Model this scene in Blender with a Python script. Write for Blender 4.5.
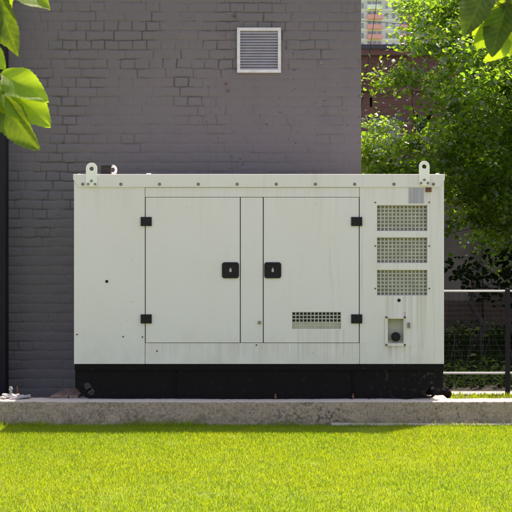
import bpy, bmesh, math, random
import numpy as np
from mathutils import Vector, Matrix, Euler
from mathutils.geometry import tessellate_polygon

R = math.radians
random.seed(7)
rng = np.random.default_rng(11)
S = bpy.context.scene
C = S.collection
for o in list(bpy.data.objects):
    bpy.data.objects.remove(o)

# ------------------------------------------------------------ camera, sky, sun, exposure
EYE, D0, F = 1.6, 12.0, 1433.0          # eye height, metres to the generator face, focal length in photo pixels
cd = bpy.data.cameras.new('camera'); cam = bpy.data.objects.new('camera', cd); C.objects.link(cam)
cam.location = (0, -D0, EYE); cam.rotation_euler = (R(90), 0, 0)
cd.sensor_width = 36; cd.lens = 36 * F / 512; cd.shift_y = -20 / 512
cd.clip_start = 0.1; cd.clip_end = 3000
S.camera = cam
cd.dof.use_dof = True; cd.dof.focus_distance = D0; cd.dof.aperture_fstop = 22
SUN_EL, SUN_BEHIND = R(68), R(52)       # sun high, behind the wall plane and to the right
sd = Vector((math.cos(SUN_BEHIND) * math.cos(SUN_EL), math.sin(SUN_BEHIND) * math.cos(SUN_EL), math.sin(SUN_EL)))
w = bpy.data.worlds.new('World'); S.world = w; w.use_nodes = True
nt = w.node_tree; bg = nt.nodes['Background']
sky = nt.nodes.new('ShaderNodeTexSky'); sky.sky_type = 'NISHITA'; sky.sun_disc = False
sky.sun_elevation = SUN_EL; sky.sun_rotation = math.atan2(sd.x, sd.y)
sky.air_density = 1.0; sky.dust_density = 2.5; sky.ozone_density = 1.0
nt.links.new(sky.outputs[0], bg.inputs[0]); bg.inputs[1].default_value = 0.15
sl = bpy.data.lights.new('sun', 'SUN'); sun = bpy.data.objects.new('sun', sl); C.objects.link(sun)
sl.energy = 3.6; sl.angle = R(0.5); sl.color = (1.0, 0.95, 0.87)
sun.rotation_euler = sd.to_track_quat('Z', 'Y').to_euler(); sun.location = (6, 8, 15)
S.view_settings.view_transform = 'Standard'; S.view_settings.look = 'None'
S.view_settings.gamma = 1; S.view_settings.use_curve_mapping = False
S.view_settings.exposure = 1.24
S.view_settings.use_white_balance = True; S.view_settings.white_balance_temperature = 7500; S.view_settings.white_balance_tint = 22
S.render.engine = 'CYCLES'
S.cycles.max_bounces = 8; S.cycles.transmission_bounces = 6; S.cycles.transparent_max_bounces = 8

# ------------------------------------------------------------ helpers
def px(x, Y=0.0): return (x - 256) * (D0 + Y) / F
def pz(y, Y=0.0): return EYE + (236 - y) * (D0 + Y) / F

def tag(o, label=None, cat=None, group=None, kind=None):
    if label: o['label'] = label
    if cat: o['category'] = cat
    if group: o['group'] = group
    if kind: o['kind'] = kind
    return o

def empty(name, loc, label, cat, group=None):
    o = bpy.data.objects.new(name, None); o.empty_display_size = 0.1
    C.objects.link(o); o.location = loc
    return tag(o, label, cat, group)

class MB:
    """collects shapes given in world coordinates; build() links ONE mesh object"""
    def __init__(s): s.v = []; s.f = []
    def add(s, vs, fs):
        n = len(s.v); s.v += [tuple(v) for v in vs]; s.f += [tuple(i + n for i in f) for f in fs]
    def box(s, x0, x1, y0, y1, z0, z1, M=None):
        vs = [(x, y, z) for x in (x0, x1) for y in (y0, y1) for z in (z0, z1)]
        if M is not None: vs = [M @ Vector(v) for v in vs]
        s.add(vs, [(0,1,3,2), (4,6,7,5), (0,4,5,1), (2,3,7,6), (0,2,6,4), (1,5,7,3)])
    def prism(s, outer, holes, y0, y1, fr=lambda x, z, y: (x, y, z)):
        """polygon in (x, z) with holes, from y0 (front) to y1"""
        loops = [outer] + list(holes)
        pts = [p for l in loops for p in l]; n = len(pts)
        tris = tessellate_polygon([[Vector((p[0], p[1], 0)) for p in l] for l in loops])
        vs = [fr(p[0], p[1], y0) for p in pts] + [fr(p[0], p[1], y1) for p in pts]
        fs = [tuple(t) for t in tris] + [tuple(n + i for i in reversed(t)) for t in tris]
        k = 0
        for l in loops:
            m = len(l)
            for i in range(m):
                a, b = k + i, k + (i + 1) % m
                fs.append((a, b, n + b, n + a))
            k += m
        s.add(vs, fs)
    def tube(s, pts, rad, seg=8, cap=True):
        pts = [Vector(p) for p in pts]; m = len(pts)
        if not hasattr(rad, '__len__'): rad = [rad] * m
        vs = []; up = Vector((0.13, 0.21, 1)).normalized()
        for i, p in enumerate(pts):
            t = (pts[min(i + 1, m - 1)] - pts[max(i - 1, 0)]).normalized()
            u = t.cross(up)
            if u.length < 1e-3: u = t.cross(Vector((1, 0, 0)))
            u.normalize(); v = t.cross(u).normalized()
            for k in range(seg):
                a = 2 * math.pi * k / seg
                vs.append(p + (u * math.cos(a) + v * math.sin(a)) * rad[i])
        fs = [(i * seg + k, i * seg + (k + 1) % seg, (i + 1) * seg + (k + 1) % seg, (i + 1) * seg + k) for i in range(m - 1) for k in range(seg)]
        if cap: fs += [tuple(range(seg))[::-1], tuple((m - 1) * seg + k for k in range(seg))]
        s.add(vs, fs)
    def cyl(s, c, r, y0, y1, seg=20):           # disc facing the camera direction (axis along y)
        s.tube([(c[0], y0, c[1]), (c[0], y1, c[1])], r, seg)
    def build(s, name, m, parent=None, bevel=0.0, smooth=False, seg=2):
        me = bpy.data.meshes.new(name)
        off = Vector((0, 0, 0)); r = parent
        while r is not None: off += r.location; r = r.parent
        me.from_pydata([Vector(v) - off for v in s.v], [], s.f); me.update()
        bm = bmesh.new(); bm.from_mesh(me)
        if bevel: bmesh.ops.remove_doubles(bm, verts=bm.verts, dist=1e-5)
        bmesh.ops.recalc_face_normals(bm, faces=bm.faces); bm.to_mesh(me); bm.free()
        me.materials.append(m)
        o = bpy.data.objects.new(name, me); C.objects.link(o); o.parent = parent
        if bevel:
            b = o.modifiers.new('bevel', 'BEVEL'); b.width = bevel; b.segments = seg; b.limit_method = 'ANGLE'; b.angle_limit = R(40)
            b.harden_normals = True
        if smooth or bevel:
            for p in me.polygons: p.use_smooth = True
            if smooth and not bevel: 
                try: me.set_sharp_from_angle(angle=R(50))
                except Exception: pass
        return o

def grid_plate(outer, holes, y0, y1):
    b = MB(); X0, Z0 = outer[0]; X1, Z1 = outer[2]
    hs = [(h[0][0], h[2][0], h[0][1], h[2][1]) for h in holes]
    xs = sorted({X0, X1} | {v for h in hs for v in h[:2]}); zs = sorted({Z0, Z1} | {v for h in hs for v in h[2:]})
    solid = {}
    for i in range(len(xs) - 1):
        for j in range(len(zs) - 1):
            cx, cz = (xs[i] + xs[i + 1]) / 2, (zs[j] + zs[j + 1]) / 2
            solid[i, j] = not any(h[0] < cx < h[1] and h[2] < cz < h[3] for h in hs)
    V = {}
    def v(i, j, k):
        if (i, j, k) not in V: V[i, j, k] = len(b.v); b.v.append((xs[i], (y0, y1)[k], zs[j]))
        return V[i, j, k]
    for (i, j), s in solid.items():
        if not s: continue
        b.f.append((v(i, j, 0), v(i + 1, j, 0), v(i + 1, j + 1, 0), v(i, j + 1, 0))); b.f.append((v(i, j, 1), v(i, j + 1, 1), v(i + 1, j + 1, 1), v(i + 1, j, 1)))
        for di, dj, (a, c) in ((-1, 0, ((i, j), (i, j + 1))), (1, 0, ((i + 1, j), (i + 1, j + 1))), (0, -1, ((i, j), (i + 1, j))), (0, 1, ((i, j + 1), (i + 1, j + 1)))):
            if not solid.get((i + di, j + dj), False): b.f.append((v(*a, 0), v(*c, 0), v(*c, 1), v(*a, 1)))
    return b
def rect(x0, x1, z0, z1): return [(x0, z0), (x1, z0), (x1, z1), (x0, z1)]
def rrect(x0, x1, z0, z1, r, n=5):
    out = []
    for cx, cz, a0 in ((x1 - r, z1 - r, 0), (x0 + r, z1 - r, 90), (x0 + r, z0 + r, 180), (x1 - r, z0 + r, 270)):
        for i in range(n + 1):
            a = R(a0 + 90 * i / n); out.append((cx + r * math.cos(a), cz + r * math.sin(a)))
    return out
def circ(cx, cz, r, n=18): return [(cx + r * math.cos(2 * math.pi * i / n), cz + r * math.sin(2 * math.pi * i / n)) for i in range(n)]

def fast_mesh(name, co, quads, mat, tris=None, attr=None, smooth=False):
    """numpy mesh: co (n,3), quads (m,4), tris (k,3)"""
    me = bpy.data.meshes.new(name)
    nq = 0 if quads is None else len(quads); ntri = 0 if tris is None else len(tris)
    me.vertices.add(len(co)); me.vertices.foreach_set('co', co.astype(np.float32).ravel())
    li = []
    if nq: li.append(quads.ravel())
    if ntri: li.append(tris.ravel())
    li = np.concatenate(li).astype(np.int32)
    me.loops.add(len(li)); me.loops.foreach_set('vertex_index', li)
    st = np.concatenate([np.arange(nq) * 4, nq * 4 + np.arange(ntri) * 3]).astype(np.int32)
    me.polygons.add(nq + ntri); me.polygons.foreach_set('loop_start', st)
    me.update(calc_edges=True); me.validate()
    if attr:
        for k, a in attr.items():
            at = me.attributes.new(k, 'FLOAT', 'POINT'); at.data.foreach_set('value', a.astype(np.float32))
    if smooth: me.polygons.foreach_set('use_smooth', np.ones(nq + ntri, dtype=bool))
    me.materials.append(mat)
    o = bpy.data.objects.new(name, me); C.objects.link(o)
    return o

def vnoise(X, Z, scale, seed):
    """smooth value noise -1..1"""
    r = np.random.default_rng(seed); G = r.uniform(-1, 1, (256, 256))
    x = X / scale + 100.3; z = Z / scale + 77.7
    xi = np.floor(x).astype(int); zi = np.floor(z).astype(int); fx = x - xi; fz = z - zi
    fx = fx * fx * (3 - 2 * fx); fz = fz * fz * (3 - 2 * fz)
    g = lambda a, b: G[a % 256, b % 256]
    return (g(xi, zi) * (1 - fx) + g(xi + 1, zi) * fx) * (1 - fz) + (g(xi, zi + 1) * (1 - fx) + g(xi + 1, zi + 1) * fx) * fz
def fbm(X, Z, scale, seed, oct=4):
    s = 0; a = 1; t = 0
    for i in range(oct): s = s + a * vnoise(X, Z, scale / 2 ** i, seed + i); t += a; a *= .5
    return s / t

# ------------------------------------------------------------ materials
class NT:
    def __init__(s, name):
        s.m = bpy.data.materials.new(name); s.m.use_nodes = True; s.t = s.m.node_tree; s.n = s.t.nodes
        s.b = s.n['Principled BSDF']; s.out = s.n['Material Output']
        s.geo = s.n.new('ShaderNodeTexCoord').outputs['Object']
    def link(s, a, b): s.t.links.new(a, b)
    def val(s, sock, v):
        if hasattr(v, 'links') or isinstance(v, bpy.types.NodeSocket): s.link(v, sock)
        else: sock.default_value = v
    def mapping(s, scale, rot=(0, 0, 0), src=None):
        n = s.n.new('ShaderNodeMapping'); s.link(src or s.geo, n.inputs[0]); n.inputs['Scale'].default_value = scale; n.inputs['Rotation'].default_value = rot
        return n.outputs[0]
    def noise(s, scale, detail=4, rough=.6, vec=None, dist=0):
        n = s.n.new('ShaderNodeTexNoise'); s.link(vec or s.geo, n.inputs['Vector'])
        n.inputs['Scale'].default_value = scale; n.inputs['Detail'].default_value = detail; n.inputs['Roughness'].default_value = rough; n.inputs['Distortion'].default_value = dist
        return n.outputs['Fac']
    def ramp(s, f, a, b, lo=0.0, hi=1.0):
        n = s.n.new('ShaderNodeMapRange'); s.link(f, n.inputs[0]); n.inputs[1].default_value = a; n.inputs[2].default_value = b
        n.inputs[3].default_value = lo; n.inputs[4].default_value = hi; n.clamp = True
        return n.outputs[0]
    def math(s, op, a, b=0.0):
        n = s.n.new('ShaderNodeMath'); n.operation = op; s.val(n.inputs[0], a); s.val(n.inputs[1], b); return n.outputs[0]
    def mix(s, f, a, b, mode='MIX'):
        n = s.n.new('ShaderNodeMix'); n.data_type = 'RGBA'; n.blend_type = mode
        s.val(n.inputs[0], f)
        for i, v in ((6, a), (7, b)):
            s.val(n.inputs[i], v if not isinstance(v, tuple) else (v + (1,))[:4])
        return n.outputs[2]
    def bump(s, h, strength, dist=0.01):
        n = s.n.new('ShaderNodeBump'); s.link(h, n.inputs['Height']); n.inputs['Strength'].default_value = strength; n.inputs['Distance'].default_value = dist
        s.link(n.outputs[0], s.b.inputs['Normal']); return n
    def col(s, c): s.val(s.b.inputs['Base Color'], c if not isinstance(c, tuple) else (c + (1,))[:4])
    def set(s, rough=.5, metal=0, spec=.5):
        s.val(s.b.inputs['Roughness'], rough); s.val(s.b.inputs['Metallic'], metal); s.b.inputs['Specular IOR Level'].default_value = spec
    def attr(s, name):
        n = s.n.new('ShaderNodeAttribute'); n.attribute_name = name; return n.outputs['Fac']
    def sep(s, src=None):
        n = s.n.new('ShaderNodeSeparateXYZ'); s.link(src or s.geo, n.inputs[0]); return n.outputs

def simple(name, c, rough=.5, metal=0, spec=.5, var=.15, scale=8.0, bump=0.0):
    m = NT(name); f = m.noise(scale, 5)
    c2 = tuple(x * (1 - var) for x in c); c1 = tuple(min(1, x * (1 + var)) for x in c)
    m.col(m.mix(m.ramp(f, .3, .7), c2, c1)); m.set(rough, metal, spec)
    if bump: m.bump(m.noise(scale * 6, 4), bump, .004)
    return m.m

def paint_material(name, base, streak=.5, dirt_seed=0.0, lower=True):
    m = NT(name)
    vec = m.mapping((38, 38, 1.3)); streaks = m.noise(1.0, 5, .65, vec)
    vec2 = m.mapping((9, 9, .55)); broad = m.noise(1.0, 3, .6, vec2)
    cloud = m.noise(1.7, 4, .6); fine = m.noise(60, 3, .7)
    c = m.mix(m.ramp(cloud, .35, .7, 0, .35), base, tuple(x * y for x, y in zip(base, (.93, .90, .84))))
    sm = m.math('MULTIPLY', m.ramp(streaks, .52, .74), m.ramp(broad, .42, .66))
    x, y, z = m.sep()
    # rust and dirt runs are heavier on the right-hand side and low down
    sm = m.math('MULTIPLY', sm, m.ramp(x, -.8, 1.3, .18, 1.0))
    c = m.mix(m.math('MULTIPLY', sm, streak), c, (.30, .24, .16))
    for (xa, xb, zt_, ln, am) in ((.975, 1.43, pz(296) - GZ0, .5, .42), (.30, .73, pz(330) - GZ0, .28, .34), (1.06, 1.28, pz(346) - GZ0, .16, .6), (-.97, .90, pz(343) - GZ0, .20, .28), (-1.5, 1.6, pz(188) - GZ0, .3, .10), (.82, .89, pz(200) - GZ0, 1.25, .32), (1.07, 1.11, pz(318) - GZ0, .35, .8), (1.20, 1.25, pz(312) - GZ0, .3, .8), (.02, .06, pz(200) - GZ0, .9, .35), (1.36, 1.53, pz(188) - GZ0, 1.2, .22)):
        box = m.math('MULTIPLY', m.ramp(x, xa, xa + .02), m.ramp(x, xb, xb - .02))
        fade = m.math('MULTIPLY', m.ramp(z, zt_ + .003, zt_), m.ramp(z, zt_ - ln, zt_, 0, 1))
        run = m.ramp(m.noise(1.0, 3, .6, m.mapping((55, 1, 1.0))), .44, .66)
        c = m.mix(m.math('MULTIPLY', m.math('MULTIPLY', box, fade), m.math('MULTIPLY', run, am)), c, (.33, .25, .17))
    low = m.math('MULTIPLY', m.ramp(z, .62, .0, 0, 1), m.ramp(m.noise(7, 5, .7), .4, .7))
    c = m.mix(m.math('MULTIPLY', low, .45), c, (.30, .27, .22))
    sp = m.ramp(m.noise(45, 2, .5), .755, .79)
    c = m.mix(m.math('MULTIPLY', sp, .55), c, (.16, .09, .05))
    m.col(c); m.set(m.ramp(fine, .3, .7, .42, .6), 0, .4)
    m.bump(m.noise(3.0, 2), .35, .012)
    return m.m
M = {}
GZ0 = .236
CREAM = (.675, .642, .618)
M['cream'] = paint_material('cream_paint', CREAM)
M['cream_clean'] = simple('cream_clean', (.74, .74, .67), .45, var=.06)
M['baffle'] = simple('baffle', (.42, .41, .34), .8)
M['grille'] = simple('grille_paint', (.40, .39, .32), .6, var=.15)
M['cream_inner'] = simple('cream_inner', (.60, .58, .45), .6, var=.15)
M['dark_gap'] = simple('dark_gap', (.035, .033, .03), .8)
M['black'] = simple('black_plastic', (.010, .0095, .010), .45, var=.3, spec=.2)
M['chrome'] = simple('chrome', (.34, .34, .33), .4, 1)
M['bolt'] = simple('bolt', (.20, .185, .13), .6, .2)
M['rust'] = simple('rust', (.13, .05, .03), .9, var=.5, scale=40)
M['capm'] = simple('black_cap', (.010, .007, .007), .7, var=.5, scale=30)
m = NT('grey_plate'); v = m.mapping((260, 1, 3)); f = m.noise(1.0, 2, .5, v)
m.col(m.mix(m.ramp(f, .4, .6), (.26, .26, .28), (.38, .38, .41))); m.set(.4, .2); M['sticker'] = m.m
m = NT('black_skid'); f = m.noise(22, 6, .75); x, y, z = m.sep()
msk = m.math('MULTIPLY', m.ramp(f, .55, .72), m.ramp(x, .7, 1.2, .25, 1))
m.col(m.mix(m.math('MULTIPLY', msk, .95), (.0055, .0045, .0052), (.085, .06, .045))); m.set(m.ramp(f, .3, .7, .5, .8), 0, .12); m.bump(m.noise(30, 4), .25, .004); M['skid'] = m.m
# painted brick
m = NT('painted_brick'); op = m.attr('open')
big = m.noise(.45, 3, .5); mid = m.noise(5, 5, .6); fine = m.noise(90, 3, .6); x, y, z = m.sep()
c = m.mix(m.ramp(big, .35, .65), (.122, .109, .113), (.132, .117, .116))
c = m.mix(m.ramp(mid, .3, .75, 0, .5), c, (.142, .127, .126))
c = m.mix(m.ramp(m.noise(2.1, 6, .7), .55, .72, 0, .4), c, (.086, .078, .083))
lt = m.math('MULTIPLY', m.ramp(m.noise(26, 4, .7), .66, .72), m.ramp(m.noise(1.3, 2), .5, .65))
c = m.mix(m.math('MULTIPLY', lt, .5), c, (.22, .21, .21))
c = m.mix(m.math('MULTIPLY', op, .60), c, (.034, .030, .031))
m.col(c); m.set(m.ramp(fine, .3, .7, .55, .75), 0, .35); m.bump(m.noise(75, 5, .75), .6, .006); M['pbrick'] = m.m
# raw brick
def raw_brick(name, c1, c2, mort, bw=.25, bh=.070, rot=(R(90), 0, 0)):
    m = NT(name); n = m.n.new('ShaderNodeTexBrick'); vec = m.mapping((1, 1, 1), rot)
    m.link(vec, n.inputs['Vector']); n.inputs['Scale'].default_value = 1; n.inputs['Brick Width'].default_value = bw; n.inputs['Row Height'].default_value = bh
    n.inputs['Mortar Size'].default_value = .011; n.inputs['Mortar Smooth'].default_value = .3
    n.inputs['Color1'].default_value = c1 + (1,); n.inputs['Color2'].default_value = c2 + (1,); n.inputs['Mortar'].default_value = mort + (1,)
    f = m.noise(1.3, 6, .7); f2 = m.noise(14, 5, .7)
    c = m.mix(m.ramp(f, .4, .7, 0, .55), n.outputs['Color'], tuple(x * .45 for x in c1))
    c = m.mix(m.ramp(f2, .45, .75, 0, .5), c, (c2[0] * 1.5, c2[1] * 1.4, c2[2] * 1.4))
    m.col(c); m.set(.9, 0, .2)
    inv = m.math('SUBTRACT', 1.0, n.outputs['Fac']); m.bump(m.math('ADD', inv, m.math('MULTIPLY', f2, .6)), .8, .012)
    return m.m
M['redbrick'] = raw_brick('red_brick', (.20, .088, .056), (.135, .066, .045), (.14, .115, .10))
M['lowbrick'] = raw_brick('low_brick', (.13, .075, .06), (.10, .075, .07), (.12, .11, .10))
M['plaster'] = simple('grey_plaster', (.20, .17, .165), .9, var=.25, scale=1.6, bump=.4)
M['boarding'] = simple('grey_boarding', (.30, .29, .30), .8, var=.15, scale=3)
M['darkmetal'] = simple('dark_sheet_metal', (.05, .05, .055), .5, .3)
M['roofing'] = simple('roofing', (.09, .085, .085), .9)
# concrete
def concrete(name, base, stain_lit_top=True, sc=1.0):
    m = NT(name)
    f = m.noise(4 * sc, 6, .7); g = m.noise(55 * sc, 4, .75); x, y, z = m.sep()
    c = m.mix(m.ramp(f, .3, .7), tuple(v * .68 for v in base), tuple(v * 1.15 for v in base))
    c = m.mix(m.ramp(m.noise(16 * sc, 5, .7), .45, .7, 0, .6), c, tuple(v * .6 for v in base))
    c = m.mix(m.ramp(g, .52, .68, 0, .6), c, tuple(v * .38 for v in base), 'MIX')
    c = m.mix(m.ramp(g, .60, .42, 0, .5), c, tuple(min(1, v * 1.35) for v in base))
    if stain_lit_top:
        s1 = m.math('MULTIPLY', m.ramp(m.noise(38, 4, .7), .5, .56), m.ramp(m.noise(4.5, 3, .6), .50, .60))
        zone = m.math('MULTIPLY', m.ramp(x, .1, .5), m.ramp(x, 1.5, 1.25))
        c = m.mix(m.math('MULTIPLY', s1, m.math('ADD', m.math('MULTIPLY', zone, .38), .34)), c, (.035, .03, .022))
        cr = m.math('ABSOLUTE', m.math('SUBTRACT', m.noise(1.6, 5, .65), .5))
        c = m.mix(m.ramp(cr, .0035, .0, 0, .7), c, (.04, .035, .03))
        g2 = m.math('MULTIPLY', m.ramp(z, .13, .03), m.ramp(m.noise(9, 4), .4, .6))
        c = m.mix(m.math('MULTIPLY', g2, .5), c, (.07, .085, .035))
    if stain_lit_top: c = m.mix(m.ramp(z, .222, .231, 0, .75), c, (.50, .46, .41))  # paler top edge: a bright line of light put into the colour
    m.col(c); m.set(.92, 0, .25); m.bump(m.noise(70 * sc, 5, .8), .7, .006)
    return m.m
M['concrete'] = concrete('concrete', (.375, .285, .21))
M['concrete_light'] = concrete('concrete_light', (.48, .46, .42), False)
M['concrete_mid'] = concrete('concrete_mid', (.36, .32, .27), False)
M['rubble'] = concrete('rubble', (.42, .40, .37), False, 1.5)
M['bounce_paving'] = simple('bounce_paving', (.40, .35, .31), .9, var=.12, scale=2)
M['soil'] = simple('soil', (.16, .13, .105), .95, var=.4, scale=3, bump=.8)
M['soil_shade_tone'] = simple('soil_shade_tone', (.022, .018, .013), .95, var=.4, scale=3, bump=.8)  # much darker copy of the soil, with shade in its colour
M['turf'] = simple('turf', (.13, .19, .018), .95, var=.25, scale=6, bump=.5)
M['wood'] = None
m = NT('weathered_wood'); v = m.mapping((40, 3, 40)); f = m.noise(1, 5, .7, v)
m.col(m.mix(m.ramp(f, .3, .7), (.10, .065, .05), (.26, .18, .145))); m.set(.85, 0, .2); m.bump(f, .5, .004); M['wood'] = m.m
M['bark'] = simple('bark', (.045, .036, .03), .95, var=.4, scale=25, bump=1.0)
M['galv'] = simple('galvanised', (.55, .55, .53), .4, .3, var=.1)
M['wire'] = simple('wire', (.022, .02, .018), .9, spec=.1)
M['fpost'] = simple('fence_post_paint', (.010, .009, .012), .6, spec=.2)
M['vent_white'] = simple('vent_frame', (.50, .50, .49), .5, var=.15, scale=20)
M['slat'] = simple('vent_slat', (.38, .37, .40), .5, var=.1)
M['pipe'] = simple('pipe_paint', (.30, .29, .27), .6)
M['hosem'] = simple('rubber', (.006, .006, .006), .75, spec=.1)

def leaf_material(name, c_dark, c_light, trans, tw=.5, rough=.4, vein=False, spec=.45):
    m = NT(name); a = m.attr('var')
    c = m.mix(a, c_dark, c_light)
    t = m.mix(a, tuple(x * k_ for x, k_ in zip(trans, (.12, .15, .2) if vein else (.68, .88, .9))), trans)  # on veined near leaves a low var puts shade into the colour
    if 'grass' in name:
        dr = m.attr('dry'); c = m.mix(dr, c, (.42, .34, .19)); t = m.mix(dr, t, (.40, .32, .16))
    if vein:
        vv = m.attr('vein'); ve = m.ramp(vv, 0.0, 1.0)
        c = m.mix(m.math('MULTIPLY', ve, .22), c, tuple(min(1, x * 2.2) for x in c_light))
        t = m.mix(m.math('MULTIPLY', ve, .38), t, tuple(x * .45 for x in trans))
        f = m.noise(70, 4, .7)
        c = m.mix(m.ramp(f, .4, .7, 0, .3), c, tuple(x * .6 for x in c_dark))
        t = m.mix(m.ramp(m.noise(28, 4, .7), .35, .7, 0, .4), t, tuple(x * .55 for x in trans))
        m.bump(m.math('ADD', m.math('MULTIPLY', ve, -.6), m.math('MULTIPLY', f, .3)), .5, .002)
    m.col(c); m.set(rough, 0, spec)
    tr = m.n.new('ShaderNodeBsdfTranslucent'); m.link(t, tr.inputs[0])
    mx = m.n.new('ShaderNodeMixShader'); mx.inputs[0].default_value = tw
    m.link(m.b.outputs[0], mx.inputs[1]); m.link(tr.outputs[0], mx.inputs[2]); m.link(mx.outputs[0], m.out.inputs['Surface'])
    return m.m
M['grass'] = leaf_material('grass_blades', (.055, .115, .010), (.135, .185, .012), (.58, .70, .016), .5, .7, spec=.2)
M['leaf'] = leaf_material('tree_leaves', (.014, .034, .007), (.05, .095, .016), (.46, .72, .04), .46, .24, spec=1.0)
M['bush'] = leaf_material('bush_leaves', (.006, .014, .005), (.014, .028, .008), (.035, .07, .010), .3, .75, spec=.05)  # darkened so the shade of tree and building sits in the leaf colour
M['near_leaf'] = leaf_material('near_leaves', (.03, .06, .012), (.08, .14, .018), (.48, .72, .022), .55, .5, vein=True, spec=.3)

# ------------------------------------------------------------ ground
def sheet(name, x0, x1, y0, y1, z, mat, kind='structure'):
    b = MB(); b.add([(x0, y0, z), (x1, y0, z), (x1, y1, z), (x0, y1, z)], [(0, 1, 2, 3)])
    return tag(b.build(name, mat), kind=kind)
sheet('ground', -1500, 1500, -400, 2500, 0.033, M['turf'])
sheet('bounce_pavement', -60, 60, -70, -9.0, .045, M['bounce_paving'])  # unseen paving behind the camera, added to bounce warm light
sheet('yard_soil', -40, 60, .2, 60, .10, M['soil'])
sheet('shade_toned_soil', 1.02, 40, 1.8, 60, .104, M['soil_shade_tone'])  # dark sheet over the yard soil; its colour stands in for shade
sheet('path', 1.55, 12, 1.5, 1.78, .106, M['concrete_light'])

def grass(name, label, x0, x1, y0, y1, z, n, hmin, hmax, wid, mat, patchy=0.0, seed=3, dens=None):
    r = np.random.default_rng(seed)
    X = r.uniform(x0, x1, n); Y = r.uniform(y0, y1, n)
    if dens is not None:
        k = r.uniform(0, 1, n) < dens(X, Y); X = X[k]; Y = Y[k]; n = len(X)
    pn = fbm(X, Y, .35, seed + 5)
    H = r.uniform(hmin, hmax, n) * (1 + .35 * pn)
    az = r.uniform(0, 2 * np.pi, n); lean = r.uniform(.1, .9, n) * H; ax = az + r.uniform(.6, 2.4, n)
    wv = r.uniform(.7, 1.3, n) * wid; dry = r.uniform(0, 1, n) < .012 + .03 * np.clip(fbm(X, Y, .8, seed + 40), 0, 1)
    dx, dy = np.cos(az), np.sin(az); wx, wy = np.cos(ax), np.sin(ax)
    def P(t, l, wf):
        cx = X + dx * lean * l; cy = Y + dy * lean * l
        return [np.stack([cx + s * wx * wv * wf, cy + s * wy * wv * wf, z + H * t], 1) for s in (-1, 1)]
    a = P(-.1, 0, .5); b = P(.55, .35, .42)
    tip = np.stack([X + dx * lean, Y + dy * lean, z + H * (1 - .15 * r.uniform(0, 1, n))], 1)
    co = np.stack([a[0], a[1], b[1], b[0], tip], 1).reshape(-1, 3)
    base = np.arange(n) * 5
    q = np.stack([base, base + 1, base + 2, base + 3], 1); t = np.stack([base + 3, base + 2, base + 4], 1)
    var = np.clip(.5 + .55 * fbm(X, Y * .6, .7, seed + 9) + .3 * vnoise(X, Y, .09, seed + 12) + r.normal(0, .17, n), 0, 1)
    o = fast_mesh(name, co, q, mat, t, {'var': np.repeat(var, 5), 'dry': np.repeat(dry * 1.0, 5)})
    return tag(o, label, 'grass', kind='stuff')
grass('lawn_grass', 'bright yellow-green mown lawn in full sun in front of the concrete kerb', -4.6, 4.6, -5.3, -.17, .034, 720000, .012, .028, .0025, M['grass'], seed=3,
      dens=lambda X, Y: 1 - .55 * (np.abs(fbm(X, Y, .5, 91)) > .55))
grass('verge_grass', 'sunlit strip of rough grass between the kerb and the fence', 1.6, 5.5, .75, 1.5, .10, 11000, .02, .065, .005, M['grass'], seed=21,
      dens=lambda X, Y: .35 + .6 * (fbm(X, Y, .2, 31) > -.1))

grass('edge_grass', 'longer shaded unmown grass growing against the foot of the concrete kerb', -4.6, 4.6, -.27, -.165, .034, 15000, .02, .065, .0032, M['grass'], seed=51,
      dens=lambda X, Y: np.clip(.25 + 1.1 * fbm(X, Y * 0, .25, 61), .03, 1) * np.where(X > .6, .45, 1.0))
# ------------------------------------------------------------ concrete kerb (swept noisy profile)
def noisy_kerb(name, x0, x1, yf, yb, zt, mat, step=.009, amp=1.0, seed=5):
    n = int((x1 - x0) / step); xs = np.linspace(x0, x1, n)
    prof = [(yf, z) for z in np.linspace(-.03, zt - .012, 26)] + [(yf + .003, zt - .005), (yf + .009, zt - .001)] + [(y, zt) for y in np.linspace(yf + .02, yb - .01, 14)] + [(yb, zt - .01), (yb, -.03)]
    prof = np.array(prof); k = len(prof)
    X = np.repeat(xs[:, None], k, 1); s = np.repeat(np.arange(k)[None] * .0095, n, 0)
    d = .004 * fbm(X, s, .12, seed) + .0030 * fbm(X, s, .02, seed + 9, 2)
    pit = np.clip(fbm(X, s, .028, seed + 20, 2) - .28, 0, 1) * .018
    d = (d - pit) * amp
    Yc = np.repeat(prof[None, :, 0], n, 0); Zc = np.repeat(prof[None, :, 1], n, 0)
    front = (np.arange(k) < 27)[None]; top = (np.arange(k) >= 26)[None] & (np.arange(k) < k - 2)[None]
    chip = np.clip(vnoise(X[:, :1], X[:, :1] * 0, .09, seed + 3) - .45, 0, 1) * .014
    edge = np.exp(-((np.arange(k) - 27) / 2.2) ** 2)[None]
    Yc = Yc - d * front + chip * edge; Zc = Zc + d * .6 * top - chip * edge * .8 + .004 * vnoise(X, X * 0, .6, seed + 7) * top
    co = np.stack([X, Yc, Zc], 2).reshape(-1, 3)
    i = np.arange(n - 1)[:, None] * k + np.arange(k - 1)[None]
    q = np.stack([i, i + k, i + k + 1, i + 1], 2).reshape(-1, 4)
    o = fast_mesh(name, co, q, mat, smooth=True)
    return o
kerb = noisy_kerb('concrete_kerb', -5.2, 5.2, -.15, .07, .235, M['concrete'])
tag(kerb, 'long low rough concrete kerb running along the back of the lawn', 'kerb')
foot = noisy_kerb('kerb_footing', .62, 5.2, -.21, -.155, .058, M['concrete_mid'], .012, .5, 15)
tag(foot, 'narrow pale concrete ledge at the foot of the kerb, right half', 'ledge')
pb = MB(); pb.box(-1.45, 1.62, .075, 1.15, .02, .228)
tag(pb.build('concrete_pad', M['concrete'], bevel=.008), 'concrete pad under the cream generator behind the kerb', 'pad')

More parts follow.
